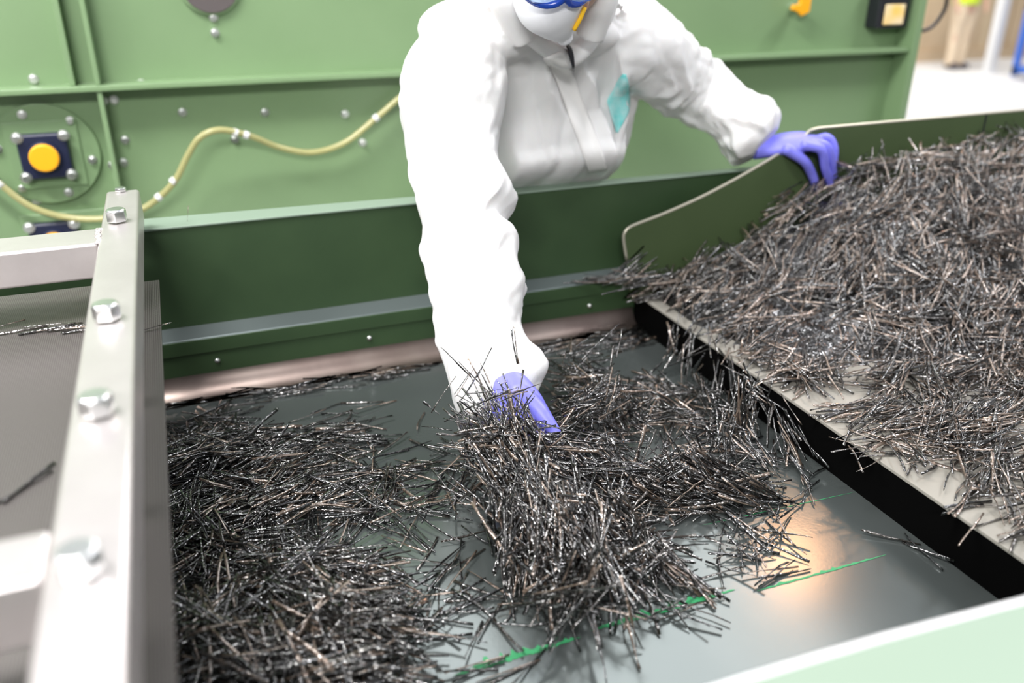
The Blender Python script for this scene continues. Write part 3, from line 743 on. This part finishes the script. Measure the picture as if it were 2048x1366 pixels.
# heap on the table: height field over the table
def table_h(X, Y):
    yf = np.clip((Y-.88)/.66, 0, 1)
    a = np.interp(X, [.97, 1.1, 1.37, 1.5, 1.73, 2.1, 2.5], [.012, .08, .18, .262, .30, .29, .28])
    h = a*yf**(1.9)*1.0; a = h*3
    h += .035*np.clip((X-1.45)/.5, 0, 1)*(1-yf) + .035*np.exp(-((X-1.1)**2/.02+(Y-.78)**2/.03))*0
    h += .018*np.sin(X*9+Y*5)*np.clip(a*3, 0, 1)
    return np.clip(h, .004, .32)
def bare(X, Y):
    """0..1 how bare the table is there"""
    b = np.exp(-(((X-1.16)/.12)**2+((Y-1.22)/.11)**2))
    b = np.maximum(b, .95*np.exp(-(((X-1.06)/.09)**2+((Y-1.04)/.07)**2)))
    b = np.maximum(b, .95*np.exp(-(((X-1.03)/.07)**2+((Y-.83)/.07)**2)))
    b = np.maximum(b, .98*np.exp(-(((X-.99)/.05)**2+((Y-.62)/.12)**2)))
    b = np.maximum(b, .55*np.exp(-(((X-1.27)/.16)**2+((Y-1.14)/.06)**2)))
    b = np.maximum(b, .8*np.exp(-(((X-1.0)/.045)**2+((Y-1.38)/.12)**2)))
    return b
n = 2200
X = 1.0+rs.rand(n)**1.15*1.35; Y = .52+rs.rand(n)*1.11
keep = rs.rand(n) > bare(X, Y)*1.05; X, Y = X[keep], Y[keep]
vis = np.ones(len(X), bool)
for i in range(len(X)):
    d = RW.transposed() @ (Vector((X[i], Y[i], .15))-CAM); u_ = CX+F*d.x/-d.z; vis[i] = u_ < 2130
X, Y = X[vis], Y[vis]; n = len(X)
C = np.stack([X, Y, TZ+.002+table_h(X, Y)*(.86+.16*rs.rand(n))+rs.rand(n)*.012], -1)
az = np.where(rs.rand(n) < .72, rs.normal(.35, .45, n), rs.rand(n)*np.pi*2)
g1 = (table_h(X+.02, Y)-table_h(X-.02, Y))/.04; g2 = (table_h(X, Y+.02)-table_h(X, Y-.02))/.04
D = np.stack([np.cos(az), np.sin(az), np.cos(az)*g1+np.sin(az)*g2+rs.normal(0, .16, n)], -1)
C, D = bundle(C, D, 5, rs, (.012, .012, .006)); n = len(C)
keep = (C[:, 0] > .985) & (C[:, 1] < 1.64); C, D = C[keep], D[keep]; n = len(C)
V = orient(strand_geo(n, rs, rs.uniform(.05, .115, n), rs.uniform(.002, .0052, n)), C, D, rs)
V[..., 1] = np.minimum(V[..., 1], YP-.003)
V[..., 2] += np.maximum(0, TZ+.001-V[..., 2].min(axis=(1, 2)))[:, None, None]
me = strand_mesh('strand_heap', V, .85)
gx = np.linspace(1.0, 2.4, 90); gy = np.linspace(.9, YP-.012, 60)      # packed inner strands of the heap
bm = bmesh.new(); bm.from_mesh(me); lay = bm.verts.layers.float.get('tone'); grid = []
for yy in gy:
    row = []
    for xx in gx:
        h_ = float(table_h(np.array(xx), np.array(yy)))
        v = bm.verts.new((xx, yy, TZ+max(-.02, h_*.84-.016+.008*noise.noise(Vector((xx*60, yy*60, 0))))))
        v[lay] = 0.0; row.append(v)
    grid.append(row)
for a_, b_ in zip(grid, grid[1:]):
    for k_ in range(len(gx)-1):
        if max(v.co.z for v in (a_[k_], a_[k_+1], b_[k_+1], b_[k_])) > TZ: bm.faces.new([a_[k_], a_[k_+1], b_[k_+1], b_[k_]])
bm.to_mesh(me); bm.free()
heap = link('strand_heap', me, M['strand'])
tag(heap, 'large heap of glossy black strands piled on the beige table', 'strand heap', kind='stuff')
# stray tips that stick up above the heap
# left heap on the trough floor
V = pile(rs, [(470,930,150,55,900,.05,(.1,.5)),(390,980,90,100,500,.05),(560,1010,190,60,650,.035,(.3,.6)),(450,1080,130,80,420,.035),(440,1330,150,110,900,.07),
              (620,1190,140,90,650,.05,(-.6,.6)),(680,1290,120,110,900,.085,(-.9,.6)),(600,1380,230,60,700,.08,(-.6,.8)),(520,1130,180,80,350,.03),
              (560,880,200,30,110,.012,(.1,.4)),(690,930,120,60,110,.012,(-.2,.6)),(740,1010,120,60,110,.012,(.2,.5)),(400,870,80,40,120,.02),(830,1000,90,80,50,.006),
              (760,1180,110,90,50,.008,(-.4,.5))], 0.0)
V[..., 2] = np.maximum(V[..., 2], .0008)
h2 = link('strand_heap', strand_mesh('strand_heap', V), M['strand'])
tag(h2, 'tangled heap of glossy black strands on the trough floor beside the steel frame', 'strand heap', kind='stuff')
# fringe of strands lying along the foot of the far wall
V = pile(rs, [(520,778,190,9,150,.006,(.03,.12)),(740,750,160,9,100,.006,(.05,.12)),(400,800,70,12,60,.006,(.05,.15)),(1150,690,160,14,120,.01,(.05,.3)),(1230,670,90,16,140,.02,(.05,.4))], 0.0)
V[..., 1] = np.minimum(V[..., 1], 1.625)
h3 = link('strand_fringe', strand_mesh('strand_fringe', V), M['strand'])
tag(h3, 'thin fringe of black strands along the foot of the far trough wall', 'strand heap', kind='stuff')
# strands under the table's corner and in the middle of the trough
V = pile(rs, [(1380,830,110,60,290,.05),(1310,810,90,45,130,.03),(1440,900,100,50,150,.03),(1190,860,80,50,360,.08),(1160,800,55,45,200,.12)], 0.0, pitch=.5)
h4 = link('strand_heap', strand_mesh('strand_heap', V), M['strand'])
tag(h4, 'loose dark heap of black strands on the trough floor below the table edge', 'strand heap', kind='stuff')
# sheaf held by the worker's right hand: strands radiate from the fingers
def sheaf(n, centre, spread3, axis, aspread, L, Wd):
    C = np.array(centre)[None]+rs.normal(0, 1, (n, 3))*np.array(spread3)
    D = np.array(axis)[None]+rs.normal(0, aspread, (n, 3))
    V = orient(strand_geo(n, rs, rs.uniform(*L, n), rs.uniform(*Wd, n), curl=.8), C, D, rs)
    return V
hand = px(1050, 880, 1.13)
parts_ = []
def seg(p0, p1, n, sp, asp, L=(.07, .13), Wd=(.002, .0052)):
    n = int(n*.5)
    p0, p1 = np.array(p0[:]), np.array(p1[:]); t = rs.rand(n, 1)
    C = p0+(p1-p0)*t+rs.normal(0, 1, (n, 3))*np.array(sp)
    ax = (p1-p0)/np.linalg.norm(p1-p0); D = ax[None]+rs.normal(0, asp, (n, 3))
    q = max(2, n//4); C, D = bundle(C[:q], D[:q], 4, rs, (.008, .008, .006), .12); n = len(C)
    parts_.append(orient(strand_geo(n, rs, rs.uniform(*L, n), rs.uniform(*Wd, n), curl=.7), C, D, rs))
seg(px(1000,880,1.10), px(1190,1130,.86), 1300, (.022,.022,.016), .42)
seg(px(1010,940,1.06), px(1080,1150,.88), 600, (.022,.02,.014), .38)
seg(px(1080,960,1.05), px(1330,1190,.84), 750, (.022,.022,.012), .40)
seg(px(1100,920,1.10), px(1420,1020,.99), 900, (.025,.03,.014), .38)
seg(px(1180,1000,1.0), px(1480,1010,.97), 600, (.02,.028,.012), .35)
seg(px(1120,1050,.93), px(1150,1200,.80), 450, (.025,.02,.012), .6)
seg(px(985,885,1.10), px(1080,910,1.06), 500, (.022,.012,.016), .9, (.03,.07))
seg(px(975,775,1.14), px(1000,900,1.08), 90, (.018,.008,.012), .45, (.04,.075), (.0012,.0024))
seg(px(985,800,1.12), px(1060,870,1.08), 90, (.020,.006,.018), 1.0, (.04,.08), (.0014,.003))
seg(px(940,830,1.12), px(1000,900,1.07), 60, (.014,.008,.014), .8, (.05,.09), (.0016,.003))
seg(px(1130,850,1.16), px(1230,790,1.2), 260, (.016,.018,.016), .6, (.04,.07))
seg(px(1200,1080,.9), px(1260,1230,.8), 260, (.03,.02,.008), .7)
V = np.concatenate(parts_)
lo = V[..., 2].min(axis=(1, 2)); V[..., 2] += np.maximum(0, .002-lo)[:, None, None]
h5 = link('strand_sheaf', strand_mesh('strand_sheaf', V), M['strand'])
tag(h5, 'thick sheaf of glossy black strands gathered by the gloved hand', 'strand heap', kind='stuff')
# strands spilling over the table edge
parts_ = []
for (a_, b_, n_) in (((1470,700),(1400,900),130),((1400,660),(1330,760),60),((1500,740),(1450,940),80),((1430,760),(1390,960),80)):
    p0 = uz(*a_, TZ+.01); p1 = uz(*b_, .01); p1.x = p0.x-.05
    seg(p0, p1, n_, (.02,.03,.012), .35, (.06,.10))
V = np.concatenate(parts_)
V[..., 2] += np.maximum(0, .002-V[..., 2].min(axis=(1, 2)))[:, None, None]
parts_ = []; seg(px(1210,575,1.665), px(1345,560,1.62), 130, (.03,.008,.004), .16); seg(px(1240,600,1.64), px(1330,575,1.60), 60, (.02,.02,.004), .3)
W2 = np.concatenate(parts_); W2[..., 1] = np.where(W2[..., 0] > .90, np.minimum(W2[..., 1], YP-.002), W2[..., 1])
W2[..., 2] += np.maximum(0, .123-W2[..., 2].min(axis=(1, 2)))[:, None, None]*(W2[..., 0].mean(axis=(1, 2)) < .97)[:, None, None]
V = np.concatenate([V, W2])
h6 = link('strand_spill', strand_mesh('strand_spill', V), M['strand'])
tag(h6, 'black strands spilling over the table edge down to the trough floor', 'strand heap', kind='stuff')

# individual loose strands: a few shapes, copied -------------------------
rs2 = np.random.RandomState(23)
protos = []
for i in range(10):
    me = strand_mesh('strand', strand_geo(1, rs2, rs2.uniform(.06, .10, 1), rs2.uniform(.0026, .0046, 1), curl=.9))
    me.materials.append(M['strand']); protos.append(me)
src = None
def loose(p, az, pitch, label, group, scale=1.0, k=None, lift=True):
    global src
    me = protos[k if k is not None else rs2.randint(10)]
    if src is None:
        o = bpy.data.objects.new('fibre_strand', me); COL.objects.link(o); src = o
    else:
        o = src.copy(); o.data = me; COL.objects.link(o)
    R = Matrix.Rotation(az, 4, 'Z') @ Matrix.Rotation(-pitch, 4, 'Y') @ Matrix.Scale(scale, 4)
    zmin = min((R @ v.co).z for v in me.vertices)
    o.matrix_world = Matrix.Translation((p[0], p[1], p[2]-(zmin if lift else 0)+.0006)) @ R
    tag(o, label, 'strand', group)
    return o
def scatter(n, x, y, rx, ry, z, label, group, az=None, pitch=.06, hz=.0):
    for i in range(n):
        r = math.sqrt(rs2.rand()); t = rs2.rand()*2*math.pi
        p = uz(x+rx*r*math.cos(t), y+ry*r*math.sin(t), z)
        p.z += rs2.rand()*hz
        loose(p, rs2.rand()*6.28 if az is None else rs2.normal(*az), rs2.normal(0, pitch), label, group)
L1 = ('loose black strand on bare trough floor between the frame-side heap and the sheaf', 'loose strands between the two trough heaps')
scatter(46, 760, 930, 130, 110, 0, *L1, hz=.004)
scatter(22, 880, 960, 90, 110, 0, *L1, hz=.004)
scatter(24, 870, 1130, 130, 110, 0, *L1, hz=.003)
scatter(10, 640, 830, 170, 35, 0, *L1, az=(0, .6))
L2 = ('loose black strand on trough floor below the sheaf near the bottom edge', 'loose strands in front of the sheaf')
scatter(24, 960, 1240, 130, 70, 0, *L2); scatter(6, 1000, 1335, 120, 20, 0, *L2, az=(.0, .3))
scatter(12, 1330, 1200, 120, 60, 0, *L2, az=(-.5, .4), hz=.01)
L3 = ('loose black strand on trough floor between the sheaf and black apron', 'loose strands right of the sheaf')
scatter(30, 1500, 1040, 90, 75, 0, *L3, hz=.006); scatter(22, 1540, 960, 90, 60, 0, *L3, hz=.006); scatter(14, 1490, 1130, 90, 50, 0, *L3, az=(0, .4), hz=.004); scatter(4, 1830, 1080, 60, 50, 0, *L3)
L4 = ('loose black strand lying on bare patch of the beige table', 'loose strands on bare table')
scatter(24, 1640, 720, 90, 60, TZ, *L4, az=(.3, .6)); scatter(24, 1790, 870, 100, 80, TZ, *L4, az=(.2, .5)); scatter(14, 1960, 1010, 60, 60, TZ, *L4, az=(.1, .3))
L5 = ('loose black strand lying on the wire screen beside the steel tube', 'loose strands on the screen')
scatter(9, 100, 660, 120, 10, .297, *L5, az=(.1, .15)); 
p = uz(60, 968, .297); loose(p, 1.0, .0, *L5, scale=1.0, k=2); p = uz(40, 985, .297); loose(p, .75, 0, *L5, k=5)
p = uy(375, 423, 1.74); p.z = .343
loose(p+Vector((0, 0, .0)), .4, 1.35, 'single black strand tip standing up on the pale trough lip', None, scale=.35, k=1)
loose(uz(300, 660, .303), .25, .05, 'single black strand lying across the edge strip of the screen', None, k=3, scale=.8)
# strands standing out of the heap on the table
L6 = ('black strand standing up from the heap against the side plate', 'strands standing up from the table heap')
for (x_, y_, az_, pt_) in ((1755,285,.3,1.1),(1768,280,1.8,1.2),(1735,300,.5,.8),(1895,270,2.6,.9),(1975,265,.4,1.0),(1850,280,.1,.7),(2010,260,.3,1.1),(1700,330,.6,.7)):
    p = uy(x_, y_+30, 1.58); loose(p, az_, pt_, *L6, scale=.9, lift=False)
# one hanging over the table edge
p = uz(1545, 800, TZ-.02); p.x = .955; loose(p, 1.2, 1.45, 'pale glinting strand hanging down over the black apron', None, scale=1.0, k=4, lift=False)
p = uz(1730, 905, TZ+.002); loose(p, .5, .0, 'single strand poking out over the table edge above the apron', None, k=7)
